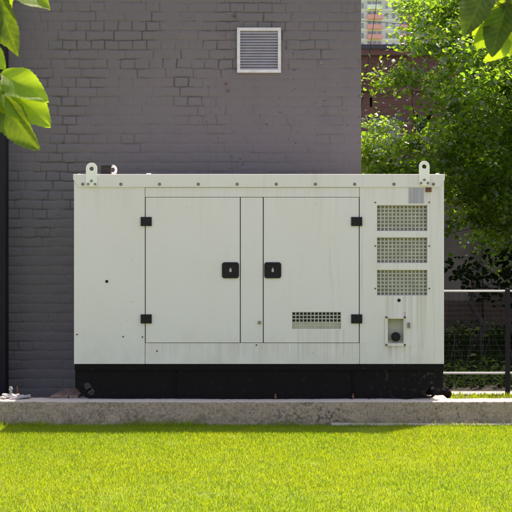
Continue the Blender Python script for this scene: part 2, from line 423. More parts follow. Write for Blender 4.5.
# ------------------------------------------------------------ painted brick building
WY = 1.4; WX1 = px(361, WY); WX0 = -3.9; WH = 4.15
bld = empty('brick_building', (-2.0, WY, .1), 'windowless mauve grey painted brick building behind the generator', 'building')
st = .0058
xs = np.arange(WX0, WX1 + st / 2, st); zs = np.arange(.02, WH, st); X, Z = np.meshgrid(xs, zs, indexing='ij')
rh = .0880
zz = Z + .0045 * vnoise(X, Z, .3, 41) + .0045 * vnoise(X, Z, .075, 42) + .0015 * vnoise(X, Z, .03, 46)
xx = X + .006 * vnoise(X, Z, .2, 43) + .0045 * vnoise(X, Z, .06, 47)
row = np.floor(zz / rh).astype(int); vz = zz - row * rh
dz = np.minimum(vz, rh - vz)
header = (row % 2 == 0)
bw = np.where(header, .131, .262)
off = np.where(header, 0.065, 0.0) + np.where(row % 4 == 1, 0.131, 0) + np.random.default_rng(1).uniform(-.025, .025, 400)[row % 400]
u = (xx + 10 + off) / bw; ci = np.floor(u).astype(int); vx = (u - ci) * bw; dx = np.minimum(vx, bw - vx)
# irregular openness of joints, different for bed and perpend joints
o1 = fbm(X, Z, .55, 51, 3) + .5 * vnoise(X, Z, .13, 57)
region = .75 * np.exp(-(((X + 1.35) / .85) ** 2 + ((Z - 3.25) / .5) ** 2)) + .55 * np.exp(-(((X + .05) / .9) ** 2 + ((Z - 3.35) / .42) ** 2)) + .5 * np.exp(-(((X + 2.0) / .45) ** 2 + ((Z - 2.1) / .22) ** 2)) + .25 * np.exp(-(((X + .2) / .8) ** 2 + ((Z - 2.65) / .3) ** 2))
ob = np.clip(.36 + .8 * (o1 - .22) + region * (.35 + .8 * vnoise(X, Z, .16, 77) + .4 * o1), .16, 1)
ov = np.clip(.34 + .8 * (o1 - .28) + region * (.55 + 1.0 * vnoise(X, Z, .17, 58)), .10, 1)
jb = np.exp(-(dz / (0.0040 + .0015 * vnoise(X, Z, .05, 59))) ** 2) * ob
jv = np.exp(-(dx / .0042) ** 2) * ov
# soft pillow edges seen everywhere
soft = .0022 * np.exp(-(dz / .016) ** 2) + .0016 * np.exp(-(dx / .014) ** 2) * (.5 + region)
rb = np.random.default_rng(4).uniform(-1, 1, (400, 400))[row % 400, ci % 400]
h = -.013 * np.maximum(jb, jv) - soft + rb * .0022 * (.6 + np.clip(region + o1, 0, 1)) + .0035 * fbm(X, Z, .5, 61, 5) + .0022 * fbm(X, Z, .045, 66, 3)
tilt = np.random.default_rng(5).uniform(-1, 1, (400, 400))[row % 400, ci % 400] * (vz - rh / 2) * .035
h = h + tilt
pit = np.clip(vnoise(X, Z, .022, 71) - .80, 0, 1) * np.clip(vnoise(X, Z, .4, 72) + .35, 0, 1); h = h - pit * .05
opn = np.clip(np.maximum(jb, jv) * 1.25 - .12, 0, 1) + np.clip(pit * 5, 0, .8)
a, b_ = X.shape
co = np.stack([X, WY - h, Z], 2).reshape(-1, 3)
i = np.arange(a - 1)[:, None] * b_ + np.arange(b_ - 1)[None]
q = np.stack([i, i + b_, i + b_ + 1, i + 1], 2).reshape(-1, 4)
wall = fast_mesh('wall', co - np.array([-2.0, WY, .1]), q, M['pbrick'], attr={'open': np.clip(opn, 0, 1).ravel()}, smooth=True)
wall.parent = bld
b = MB(); b.box(-9, WX0 - .001, WY + .002, WY + 5, 0, WH); b.box(WX0, WX1 - .001, WY + .03, WY + 5, 0, WH - .01); b.build('side_wall', M['pbrick'], bld)
b = MB(); b.box(-9.05, WX1 + .03, WY - .05, WY + 5.05, WH, WH + .08); b.build('roof', M['darkmetal'], bld, bevel=.01)
# louvred vent
vx0, vx1, vz0, vz1 = px(237, WY), px(281, WY), pz(73, WY), pz(28, WY); fw = .030
vent = empty('wall_vent', ((vx0 + vx1) / 2, WY - .01, vz0), 'square pale metal louvred vent on the painted brick wall', 'vent')
b = MB(); b.prism(rect(vx0, vx1, vz0, vz1), [rect(vx0 + fw, vx1 - fw, vz0 + fw, vz1 - fw)], WY - .032, WY + .012); b.build('frame', M['vent_white'], vent, bevel=.003)
b = MB(); b.box(vx0 + fw, vx1 - fw, WY + .008, WY + .016, vz0 + fw, vz1 - fw); b.build('backing', M['dark_gap'], vent)
b = MB(); ns = 14; hh = (vz1 - vz0 - 2 * fw) / ns
for i in range(ns):
    z0 = vz0 + fw + i * hh
    b.add([(vx0 + fw, WY - .026, z0 + .002), (vx1 - fw, WY - .026, z0 + .002), (vx1 - fw, WY - .002, z0 + hh * .95), (vx0 + fw, WY - .002, z0 + hh * .95),
           (vx0 + fw, WY - .024, z0), (vx1 - fw, WY - .024, z0), (vx1 - fw, WY, z0 + hh * .95 - .002), (vx0 + fw, WY, z0 + hh * .95 - .002)],
          [(0, 1, 2, 3), (4, 7, 6, 5), (0, 4, 5, 1), (3, 2, 6, 7)])
b.build('slats', M['slat'], vent)
for (ax, ay, mm) in ((226, 84, 'rust'), (228, 91, 'rust'), (234, 16, 'rust'), (321, 63, 'bolt')):
    b = MB(); b.cyl((px(ax, WY), pz(ay, WY)), .011, WY - .018, WY + .01, 8); b.build('wall_anchor', M[mm], bld)
# dark steel column at the left
b = MB(); cx1 = px(7.2, 1.2)
b.box(cx1 - .16, cx1, 1.12, 1.28, .05, 4.1)
col = b.build('steel_column', M['fpost'], bevel=.006); tag(col, 'tall black steel column at the left edge in front of the grey wall', 'column')

# ------------------------------------------------------------ generator
GZ = .236
gen = empty('generator', (px(259), .5, GZ), 'large cream diesel generator cabinet on a black skid standing behind the kerb', 'generator')
GD = 1.02                                           # cabinet depth
Xl, Xr = px(74), px(444); Zb, Zt = pz(364), pz(175)
# enclosure: inner box a little behind the front panels, with an open cavity behind the grilles
b = MB()
b.box(Xl + .004, px(372), .016, GD, Zb, Zt - .01)
b.box(px(372), Xr - .004, .20, GD, Zb, Zt - .01)
b.box(px(372), Xr - .004, .016, .20, Zb, pz(352)); b.box(px(372), Xr - .004, .016, .20, pz(204), Zt - .01)
b.box(Xr - .03, Xr - .004, .016, .20, pz(352), pz(204)); b.box(px(372), px(373), .016, .20, pz(352), pz(204))
b.build('enclosure', M['dark_gap'], gen)
b = MB(); b.box(Xl, Xl + .003, .003, GD, Zb, Zt - .012); b.box(Xr - .003, Xr, .003, GD, Zb, Zt - .012); b.box(Xl, Xr, GD - .002, GD + .003, Zb, Zt - .012)
b.build('side_panel', M['cream'], gen)
b = MB(); b.box(px(376), px(429), .055, .06, pz(350), pz(203)); b.build('radiator_baffle', M['baffle'], gen)
zs0, zs1 = pz(187.5), pz(364)
g = .0036
def panel(name, outer, holes=(), y0=0.0, y1=.016, mat='cream', parent=gen, bev=.0018):
    b = grid_plate(outer, holes, y0, y1); return b.build(name, M[mat], parent, bevel=bev)
panel('left_panel', rect(Xl, px(145.3) - g, zs1, pz(176)))
panel('top_rail', rect(px(145.3), px(359.3), pz(197), zs0))
panel('sill_panel', rect(px(145.3), px(359.3), zs1, pz(342.6) - g))
panel('centre_post', rect(px(240.3) + g, px(263.3) - g, pz(342.6), pz(197) - g))
GR = [(205.3, 231), (237.5, 263), (270, 295.5)]
gh = [rect(px(377), px(427.3), pz(b1), pz(a1)) for a1, b1 in GR]
RC = (387.5, 403.5, 318.5, 343.5)
right = panel('right_panel', rect(px(359.3) + g, Xr, zs1, pz(176)), gh + [rect(px(RC[0]), px(RC[1]), pz(RC[3]), pz(RC[2]))])
b = MB(); b.cyl((px(399), pz(300.3)), .014, -.004, -.0005, 18); b.build('hole_disc', M['black'], gen)  # flat black disc standing in for a dark round hole
for a1, b1 in GR:
    b = MB(); nx, nz = 13, 7; x0, x1, z0, z1 = px(377), px(427.3), pz(b1), pz(a1); wbar = .0105
    for i in range(nx + 1):
        c = x0 + (x1 - x0) * i / nx; b.box(c - wbar / 2, c + wbar / 2, .0175, .0205, z0 - .006, z1 + .006)
    for j in range(nz + 1):
        c = z0 + (z1 - z0) * j / nz; b.box(x0 - .006, x1 + .006, .0185, .0215, c - wbar / 2, c + wbar / 2)
    b.build('grille', M['grille'], gen)
# doors
def door(x0, x1, hinge_x, handle, vent=False):
    z0, z1 = pz(342.6), pz(197) - g
    holes = []
    V = (292, 341, 312, 329)
    if vent:
        holes = [rect(px(V[0]), px(V[1]), pz(V[3]), pz(V[2]))]
    hx0, hx1, hz0, hz1 = px(handle[0]), px(handle[1]), pz(278.2), pz(262.2)
    d = panel('door', rect(px(x0) + g, px(x1) - g, z0, z1), holes, -.004, .012)
    if vent:
        b = MB(); x0_, x1_, z0_, z1_ = px(V[0]), px(V[1]), pz(V[3]), pz(V[2]); wbar = .0085
        for i in range(14): c = x0_ + (x1_ - x0_) * i / 13; b.box(c - wbar / 2, c + wbar / 2, -.001, .002, z0_ - .003, z1_ + .003)
        for j in range(6): c = z0_ + (z1_ - z0_) * j / 5; b.box(x0_ - .003, x1_ + .003, 0, .003, c - wbar / 2, c + wbar / 2)
        b.build('vent_grille', M['grille'], d)
        b = MB(); b.box(x0_ - .01, x1_ + .01, .0125, .0152, z0_ - .01, z0_ + .06); b.build('vent_baffle', M['cream_inner'], d)
    # handle: rounded black surround, recess, paddle and key escutcheon
    b = MB(); b.prism(rrect(hx0, hx1, hz0, hz1, .022), [rrect(hx0 + .017, hx1 - .017, hz0 + .02, hz1 - .017, .016)], -.016, -.0035)
    b.prism(rrect(hx0 + .01, hx1 - .01, hz0 + .01, hz1 - .01, .016), [], -.008, -.0035)
    hd = b.build('handle', M['black'], d, bevel=.003)
    cx, cz = (hx0 + hx1) / 2, (hz0 + hz1) / 2
    b = MB(); b.prism([(cx - .011, cz - .006), (cx - .008, cz + .01), (cx, cz + .024), (cx + .008, cz + .01), (cx + .011, cz - .006), (cx + .006, cz - .016), (cx - .006, cz - .016)], [], -.0125, -.0075)
    b.build('key_plate', M['chrome'], hd, bevel=.001)
    for za, zb_ in ((217, 226), (314.3, 323.3)):
        b = MB(); zc0, zc1 = pz(zb_), pz(za); c = px(hinge_x)
        b.box(c - .046, c - .003, -.018, -.0035, zc0, zc1); b.box(c + .003, c + .046, -.018, -.0035, zc0, zc1)
        b.tube([(c, -.014, zc0 + .001), (c, -.014, zc1 - .001)], .0085, 10)
        for sx_ in (-.028, .028):
            for sz_ in (.02, .055): b.cyl((c + sx_, zc0 + sz_), .006, -.0205, -.017, 8)
        b.build('hinge', M['black'], d, bevel=.0015)
    return d
door(145.3, 240.3, 146.3, (222, 239))
door(263.3, 359.3, 356.6, (264.2, 281.2), True)
# roof: lipped cap with slanted ends
b = MB()
lip = [(px(73.2), pz(174.2)), (px(73.2), pz(179.5)), (px(79), pz(187.3)), (px(439), pz(187.3)), (px(444.8), pz(179.5)), (px(444.8), pz(174.2))]
b.prism(lip, [], -.010, .002); b.build('roof_fascia', M['cream'], gen, bevel=.003)
b = MB(); b.box(px(73.2), px(444.8), .0025, GD + .01, pz(179.5), pz(174.4)); b.build('roof', M['cream'], gen, bevel=.004)
for bx in (82.9, 121, 159.6, 198.3, 237.2, 276.2, 315.3, 354.6, 393.9, 433.3):
    b = MB(); b.tube([(px(bx), -.018, pz(184.2)), (px(bx), -.0095, pz(184.2))], .0095, 6); b.cyl((px(bx), pz(184.2)), .0135, -.012, -.0095, 16); b.build('roof_bolt', M['bolt'], gen)
def lug(cx, ztop, zbot, y, name='lifting_lug', wd=.047):
    c = px(cx); r = wd; zt = pz(ztop); zb_ = pz(zbot)
    out = [(c - r, zb_ + .012), (c - r + .012, zb_), (c + r - .012, zb_), (c + r, zb_ + .012)] + [(c + r * math.cos(R(a)), zt - r + r * math.sin(R(a))) for a in range(0, 181, 15)]
    b = MB(); b.prism(out, [circ(c, zt - r - .004, .019)], y - .016, y - .004); L = b.build(name, M['cream_clean'], gen, bevel=.0025)
    for dx_, dz_ in ((0, .047), (-.028, .020), (.030, .020)):
        b = MB(); b.tube([(c + dx_, y - .024, zb_ + dz_), (c + dx_, y - .015, zb_ + dz_)], .0115, 6); b.build('bolt', M['bolt'], L)
lug(91.8, 162.8, 186.6, -.008); lug(424, 161, 185.6, -.008, wd=.044)
# exhaust cap box and steel ring on the roof near the left corner
b = MB(); ey = .30
b.box(px(101.7, ey), px(111, ey), ey - .04, ey + .04, pz(174.5, ey), pz(166.2, ey)); 
for k in range(4): c = pz(168 + 2 * k, ey); b.box(px(101.2, ey), px(111.5, ey), ey - .045, ey + .045, c - .003, c + .003)
b.box(px(100.8, ey), px(112, ey), ey - .05, ey + .05, pz(166.2, ey), pz(165.2, ey))
cap = b.build('filler_cap', M['capm'], gen, bevel=.002); cap['label'] = 'small rusty black cap on the roof beside the left lifting lug'
b = MB(); ry = .46; c = px(113, ry); zc = pz(170, ry); b.prism([(c + .036 * math.cos(R(a)), zc + .045 * math.sin(R(a))) for a in range(-60, 241, 12)], [circ(c - .004, zc + .002, .020)], ry, ry + .012)
b.build('lifting_ring', M['cream_clean'], gen, bevel=.002)
for ax, ay, rr_ in ((78, 173.4, .012), (148, 172.9, .02), (438.5, 172.8, .014)):
    b = MB(); b.tube([(px(ax), .08, pz(174.5)), (px(ax), .08, pz(ay))], rr_, 12); b.build('rivet', M['cream_clean'], gen)
# plates, holes, screws
b = MB(); b.box(px(408.8), px(424), -.0035, -.0012, pz(203.3), pz(188)); b.build('rating_plate', M['sticker'], gen)
b = MB(); b.box(px(425.5), px(431.3), -.012, -.0012, pz(192), pz(187.6)); b.build('corner_bracket', M['rust'], gen, bevel=.002)
b = MB(); b.cyl((px(106.8), pz(281.4)), .0125, -.006, -.0005, 16); b.build('hole_disc', M['black'], gen, bevel=.002)  # black disc in place of the hole in the left panel
for (ax, ay) in ((77, 334.5), (123.2, 336.6), (142.5, 337), (259.5, 322.5), (375.3, 202.5), (429.3, 202.3), (375.3, 246), (429.3, 246), (375.3, 288.5), (429.3, 288.5), (256.5, 345), (157, 351)):
    b = MB(); b.cyl((px(ax), pz(ay)), .0065, -.005, .0005, 10); b.build('screw', M['rust'], gen)
b = MB(); b.box(px(258), px(261), -.012, -.001, pz(324), pz(321)); b.build('latch', M['bolt'], gen, bevel=.001)
# outlet: framed recess with a round black socket
b = MB(); b.prism(rect(px(384.8), px(406.3), pz(346.4), pz(315.6)), [rect(px(387.8), px(403.3), pz(343.2), pz(318.8))], -.010, -.0005)
out = b.build('outlet_frame', M['cream'], gen, bevel=.003)
for ax in (386.4, 404.7):
    for ay in (317.2, 344.8): b = MB(); b.cyl((px(ax), pz(ay)), .009, -.016, -.009, 10); b.build('bolt', M['rust'], out)
b = MB(); x0, x1, z0, z1 = px(387), px(404), pz(344), pz(318)
b.box(x0, x1, .09, .094, z0, z1); b.box(x0 - .003, x0, .0165, .09, z0, z1); b.box(x1, x1 + .003, .0165, .09, z0, z1); b.box(x0, x1, .0165, .09, z1, z1 + .003)
b.add([(x0, .0165, z0), (x1, .0165, z0), (x1, .09, z0 + .05), (x0, .09, z0 + .05)], [(0, 1, 2, 3)]); b.build('recess', M['cream_inner'], out)
c = px(395.8); z = pz(336.8)
b = MB(); b.cyl((c, z), .034, -.012, .06, 24); b.cyl((c, z), .039, -.002, .004, 24); sk = b.build('socket', M['black'], out, bevel=.003)
b = MB(); b.cyl((c, z), .022, -.020, -.0125, 20); b.build('socket_cap', M['black'], sk, bevel=.002)
b = MB(); b.box(px(407.6), px(410), -.016, -.001, pz(328), pz(322.5)); b.build('latch', M['bolt'], gen, bevel=.0015)
# skid
skid_out = [(px(75), pz(364.3)), (px(75), pz(388)), (px(85.5), pz(397.6)), (px(433), pz(397.6)), (px(443.5), pz(388)), (px(443.5), pz(364.3))]
def slot(cx, cz, L, r, ang):
    a = R(ang); d = Vector((math.cos(a), math.sin(a))); pts = []
    for s_ in (1, -1):
        for k in range(9):
            t = a + (R(-90 + 180 * k / 8)) + (0 if s_ > 0 else math.pi)
            pts.append((cx + s_ * d.x * L / 2 + r * math.cos(t), cz + s_ * d.y * L / 2 + r * math.sin(t)))
    return pts
holes = [slot(px(89), pz(389), .062, .026, -58), slot(px(430.5), pz(391.6), .040, .026, 58)]
for yy, nm in ((.012, 'skid_beam'), (GD - .02, 'skid_beam')):
    b = MB(); b.prism(skid_out, holes, yy, yy + .008)
    s = -1 if yy < .5 else 1
    fy0, fy1 = (-.004, .012) if yy < .5 else (yy + .008, yy + .03)
    b.box(px(74.6), px(443.9), fy0, fy1, pz(370.3), pz(364.6))
    b.box(px(88), px(431), fy0, fy1, pz(398.2), pz(396.4))
    for vx in (175, 353): b.box(px(vx) - .004, px(vx) + .004, fy0, fy1, pz(396.4), pz(370.3))
    b.build(nm, M['skid'], gen, bevel=.0015)
b = MB()
for cx in (108, 175, 260, 353, 408): b.box(px(cx), px(cx) + .05, .021, GD - .021, GZ, pz(365))
b.box(px(104), px(414), .4, .42, GZ, pz(365)); b.build('cross_member', M['skid'], gen)
for ax in (275.5, 353): b = MB(); b.tube([(px(ax), -.004, GZ - .002), (px(ax), -.004, GZ + .045)], .007, 8); b.cyl((px(ax), GZ + .018), .012, -.016, -.002, 6); b.build('anchor_bolt', M['rust'], gen)

# black hose by the right foot of the skid
b = MB(); pts = []
for k in range(17):
    t = math.pi * k / 16; pts.append((px(437.5, .45) - .085 * math.cos(t), .45 + .03 * math.sin(t * 2), .215 + .066 * math.sin(t)))
b.tube(pts, .034, 12)
for k in range(40):
    t = math.pi * (k + .5) / 40; p = Vector((px(437.5, .45) - .085 * math.cos(t), .45 + .03 * math.sin(t * 2), .215 + .066 * math.sin(t))); d = Vector((math.sin(t), 0, math.cos(t))) * .0014
    b.tube([p - d, p + d], .038, 12)
b.tube([(px(428, .42), .42, .25), (px(437, .42), .40, .255), (px(450, .42), .41, .245)], [.03, .055, .018], 10)
tag(b.build('rubber_hose', M['hosem'], smooth=True), 'short black rubber hose arched beside the right foot of the generator', 'hose')

# planks by the left foot
for k, (xa, xb, lab) in enumerate(((52, 66, 'leftmost brown weathered plank end on the kerb left of the generator'), (60.5, 75, 'middle brown weathered plank between two others left of the generator'), (70.5, 84, 'brown weathered plank nearest the black skid, partly under it'))):
    b = MB(); za = .237
    X0, X1 = px(xa - 1.5, .02), px(xa + 7.5, .02); Xa, Xb = px(xb - 1, .62), px(xb + 7.3, .62)
    vs = [(X0, .015, za), (X1, .02, za), (Xb, .62, za + .006 * k), (Xa, .62, za + .006 * k)]
    t = .022; vs += [(v[0], v[1], v[2] + t) for v in vs]
    b.add(vs, [(3, 2, 1, 0), (4, 5, 6, 7), (0, 1, 5, 4), (1, 2, 6, 5), (2, 3, 7, 6), (3, 0, 4, 7)])
    tag(b.build('plank', M['wood'], bevel=.002), lab, 'plank', 'weathered planks beside the skid')

# rubble at the far left
def rock(c, s, seed, mat, name, label, cat, group=None):
    bm = bmesh.new(); bmesh.ops.create_icosphere(bm, subdivisions=3, radius=1); r = random.Random(seed)
    dirs = [(Vector((r.gauss(0, 1), r.gauss(0, 1), r.gauss(0, 1))).normalized(), r.uniform(.45, .8)) for _ in range(10)]
    for v in bm.verts:
        p = v.co.copy()
        for d, k in dirs:
            e = p.dot(d)
            if e > k: p -= d * (e - k) * .95
        v.co = Vector((p.x * s[0], p.y * s[1], p.z * s[2]))
    me = bpy.data.meshes.new(name); bm.to_mesh(me); bm.free(); me.materials.append(mat)
    o = bpy.data.objects.new(name, me); C.objects.link(o); o.location = c; o.rotation_euler = (0, r.uniform(-.1, .1), r.uniform(0, 3)); return tag(o, label, cat, group)
G = 'pale rubble on the kerb at the left'
for k, (x, y, Y, s, lab) in enumerate(((2, 397.4, -.02, (.05, .04, .02), 'small pale rubble lump at the far left end of the heap'), (8, 395.6, .02, (.055, .05, .03), 'pale rubble lump beneath the upright pipe stub'), (13.5, 396.2, .0, (.05, .04, .024), 'flat pale rubble piece right of the pipe stub'),
        (18, 396.4, .03, (.04, .04, .024), 'pale rubble piece in the middle of the heap'), (23.5, 396.8, .0, (.045, .04, .018), 'slanted pale rubble slab near the right end of the heap'), (28.5, 396.5, .03, (.03, .03, .014), 'small rubble chip at the right end of the heap'))):
    rock((px(x, Y), Y, pz(y, Y)), s, 30 + k, M['rubble'], 'rubble_piece', lab, 'rubble', G)
b = MB(); b.tube([(px(11, .02), .02, .24), (px(10.8, .02), .02, pz(386.5, .02))], .012, 10); b.cyl((px(10.9, .02), pz(389, .02)), .015, .0, .04, 10)
tag(b.build('pipe_stub', M['pipe'], smooth=True), 'short upright metal pipe stub standing in the pale rubble', 'pipe')
b = MB(); b.tube([(px(17.3, .02), .03, .24), (px(17.0, .02), .03, pz(388, .02)), (px(16.4, .02), .03, pz(386.9, .02))], .006, 8)
tag(b.build('metal_rod', M['rust'], smooth=True), 'thin bent metal rod standing right of the pipe stub', 'rod')
b = MB(); Mx = Matrix.Translation((px(20, -.04), -.04, .245)) @ Euler((0, R(-8), R(24))).to_matrix().to_4x4(); b.box(-.09, .09, -.014, .014, 0, .016, Mx)
tag(b.build('wood_offcut', M['boarding'], bevel=.001), 'pale wooden offcut lying on the kerb beside the rubble', 'offcut')

# ------------------------------------------------------------ fence
FY = 1.52
fence = empty('metal_fence', (px(478, FY), FY, .1), 'low metal railing fence with pale rails and wire mesh right of the generator', 'fence')
zr1, zr2 = pz(291, FY), pz(373, FY)
for i, z_ in enumerate((zr1, zr2)):
    b = MB(); b.box(1.5, 7.4, FY - .02, FY + .02, z_ - .009, z_ + .009); b.build('rail', M['galv'], fence, bevel=.003)
for x in (px(507, FY), px(507, FY) + 2.0, px(507, FY) + 4.0):
    b = MB(); b.box(x - .022, x + .022, FY - .045, FY - .0205, .07, zr1 + .025); b.build('post', M['fpost'], fence, bevel=.003)
b = MB()
x = 1.52
while x < 7.3: b.tube([(x, FY + .024, zr2 - .15), (x, FY + .024, zr1 - .013)], .0011, 4, False); x += .05
z_ = zr2 - .14
while z_ < zr1 - .02: b.tube([(1.52, FY + .027, z_), (7.3, FY + .027, z_)], .0009, 4, False); z_ += .05
b.build('wire_mesh', M['wire'], fence)

# ------------------------------------------------------------ background buildings
AY = 9.6
ann = empty('garage', (6.5, AY, .1), 'low grey plastered outbuilding with bare brick footing behind the fence', 'outbuilding')
b = MB(); b.box(2.2, 3.43, AY + .12, AY + 3.5, .05, 2.9); b.box(3.44, 12, AY, AY + 3.5, .75, 2.9); b.build('wall', M['plaster'], ann)
b = MB(); b.box(3.44, 12.02, AY - .03, AY + 3.52, .05, .748); b.box(2.15, 3.43, AY + .08, AY + .118, .05, .62); b.build('footing', M['lowbrick'], ann)
b = MB(); b.box(2.0, 12.2, AY - .15, AY + 3.7, 2.9, 3.0); b.build('roof', M['roofing'], ann)
BY = 20.0
bk = empty('brick_building', (8, BY, .1), 'old dark red brick building with boarded window seen behind the tree', 'building')
bt = pz(49.5, BY)
W1 = (px(373, BY), px(401, BY), 2.6, pz(121.5, BY)); W2 = (px(415, BY), px(432, BY), 3.0, pz(115, BY)); Sl = (px(369.8, BY), px(372.2, BY), pz(107, BY), pz(97.5, BY)); W3 = (px(452, BY), px(480, BY), 2.6, pz(121.5, BY)); W4 = (px(500, BY), px(528, BY), 2.6, pz(121.5, BY))
b = MB(); b.prism(rect(-8, 22, 0, bt), [rect(*q_) for q_ in (W1, W2, Sl, W3, W4)], BY, BY + .35)
b.box(-8, -7.7, BY + .351, BY + 10, 0, bt); b.box(21.7, 22, BY + .351, BY + 10, 0, bt); b.build('wall', M['redbrick'], bk)
b = MB(); b.box(-8.1, 22.1, BY - .12, BY + 10.1, bt, bt + .10); b.build('roof', M['darkmetal'], bk)
b = MB(); b.box(-8.05, 22.05, BY - .07, BY - .001, pz(91.5, BY), pz(88, BY)); b.box(-8.05, 22.05, BY - .10, BY - .001, bt - .14, bt - .001); b.build('cornice', M['redbrick'], bk)
for q_ in (W1, W3, W4):
    b = MB(); b.box(q_[0], q_[1], BY + .10, BY + .14, q_[2], q_[3]); wn = b.build('boarded_window', M['boarding'], bk)
    b = MB(); b.box(q_[0] - .1, q_[1] + .1, BY - .03, BY - .001, q_[3] + .001, q_[3] + .09); b.build('lintel', M['roofing'], wn)
for q_ in (W2, Sl):
    b = MB(); b.box(q_[0], q_[1], BY + .22, BY + .25, q_[2], q_[3]); b.build('dark_window', M['dark_gap'], bk)

# far apartment block
TY = 418.0
M['apt'] = simple('apartment_wall', (.64, .60, .65), .9, var=.08, scale=.05)
M['pink'] = simple('balcony_pink', (.80, .36, .36), .8, var=.12, scale=.1)
M['aptglass'] = simple('apartment_glass', (.27, .28, .33), .3, var=.3, scale=.15)
M['aptwhite'] = simple('apartment_white', (.80, .80, .79), .8, var=.05, scale=.1)
apt = empty('apartment_block', (px(440, TY), TY, 0), 'tall pale apartment block with pink balconies far behind the brick building', 'building')
ax0, ax1 = px(340, TY), px(560, TY); st_h = 2.97; HT = 84
b = MB(); b.box(ax0, ax1, TY, TY + 14, 0, HT); b.build('wall', M['apt'], apt)
b = MB()
for k in range(28): b.box(ax0 - .02, ax1 + .02, TY - .12, TY - .001, k * st_h + .9, k * st_h + 1.25)
b.build('floor_bands', M['aptwhite'], apt)
pcol = [(367, 382), (400, 414), (429, 444), (455, 478), (492, 508)]
wcol = [(361.5, 363.6), (385.5, 388), (392, 395), (418, 421), (447.5, 450.5), (482, 485)]
for k in range(17, 25):
    z0 = k * st_h + 1.25
    for (a0, a1) in pcol:
        top = z0 + 2.0 > pz(11, TY)
        b = MB(); b.box(px(a0, TY), px(a1, TY), TY - 1.3, TY - .125, z0, z0 + 1.35); bal = b.build('balcony', M['aptwhite'] if top else M['pink'], apt)
        b = MB(); xa, xb = px(a0, TY), px(a1, TY); nn = 3
        for j in range(nn):
            q0 = xa + (xb - xa) * (j + .12) / nn; q1 = xa + (xb - xa) * (j + .88) / nn; b.box(q0, q1, TY - .06, TY - .002, z0 + 1.0, z0 + 2.35)
        b.build('balcony_window', M['aptglass'], bal)
    for (a0, a1) in wcol:
        b = MB(); b.box(px(a0, TY), px(a1, TY), TY - .05, TY - .002, z0 + .3, z0 + 1.9); b.build('window', M['aptglass'], apt)
b = MB(); b.box(ax0 - .3, ax1 + .3, TY - .3, TY + 14.3, HT, HT + 1.2); b.build('roof', M['aptwhite'], apt)

# overhead cables
for (p0, p1, lab) in (((352, 14.2, 16), (440, 20.5, 16), 'thin dark overhead cable crossing in front of the apartment block'), ((382, -40, 17), (356, 140, 17), 'thin steep cable running down beside the pink balconies')):
    a_ = Vector((px(p0[0], p0[2]), p0[2], pz(p0[1], p0[2]))); c_ = Vector((px(p1[0], p1[2]), p1[2], pz(p1[1], p1[2])))
    if p1[0] > 400: c_ = a_ + (c_ - a_) * 3; a_ = a_ - (c_ - a_) * .6
    pts = [a_.lerp(c_, t / 12) - Vector((0, 0, .12 * math.sin(math.pi * t / 12))) for t in range(13)]
    b = MB(); b.tube(pts, .0055, 5); tag(b.build('overhead_cable', M['wire']), lab, 'cable', 'overhead cables')

# ------------------------------------------------------------ foliage
def leaf_cloud(name, centers, normals_up, size, mat, r, parent_loc=(0, 0, 0)):
    """six-vertex folded leaves at the given points"""
    n = len(centers)
    L = size * r.uniform(.65, 1.25, n); W = L * r.uniform(.70, .92, n) * .5
    az = r.uniform(0, 2 * np.pi, n); tilt = r.normal(.15, .55, n); roll = r.normal(0, .5, n)
    d = np.stack([np.cos(az) * np.cos(tilt), np.sin(az) * np.cos(tilt), -np.sin(tilt)], 1)
    up = np.zeros((n, 3)); up[:, 2] = 1; up[:, :2] = r.normal(0, .45, (n, 2))
    s = np.cross(d, up); s /= np.linalg.norm(s, axis=1)[:, None] + 1e-9; nn = np.cross(s, d)
    s = s * np.cos(roll)[:, None] + nn * np.sin(roll)[:, None]; nn = np.cross(s, d)
    P = lambda a, b, c: centers + d * (L * a)[:, None] + s * (W * b)[:, None] + nn * (L * c)[:, None]
    one = np.ones(n)
    fold = .12
    vs = np.stack([P(0 * one, 0 * one, 0 * one), P(.12 * one, .85 * one, fold * one), P(.5 * one, 1 * one, fold * .8 * one), P(1 * one, 0 * one, -.10 * one), P(.5 * one, -1 * one, fold * .8 * one), P(.12 * one, -.85 * one, fold * one), P(.5 * one, 0 * one, 0 * one)], 1).reshape(-1, 3)
    b0 = np.arange(n) * 7
    q = np.concatenate([np.stack([b0, b0 + 1, b0 + 2, b0 + 6], 1), np.stack([b0, b0 + 6, b0 + 4, b0 + 5], 1)])
    t = np.concatenate([np.stack([b0 + 6, b0 + 2, b0 + 3], 1), np.stack([b0 + 6, b0 + 3, b0 + 4], 1)])
    var = np.repeat(np.clip(r.normal(.5, .3, n), 0, 1), 7)
    return fast_mesh(name, vs - np.array(parent_loc), q, mat, t, {'var': var})

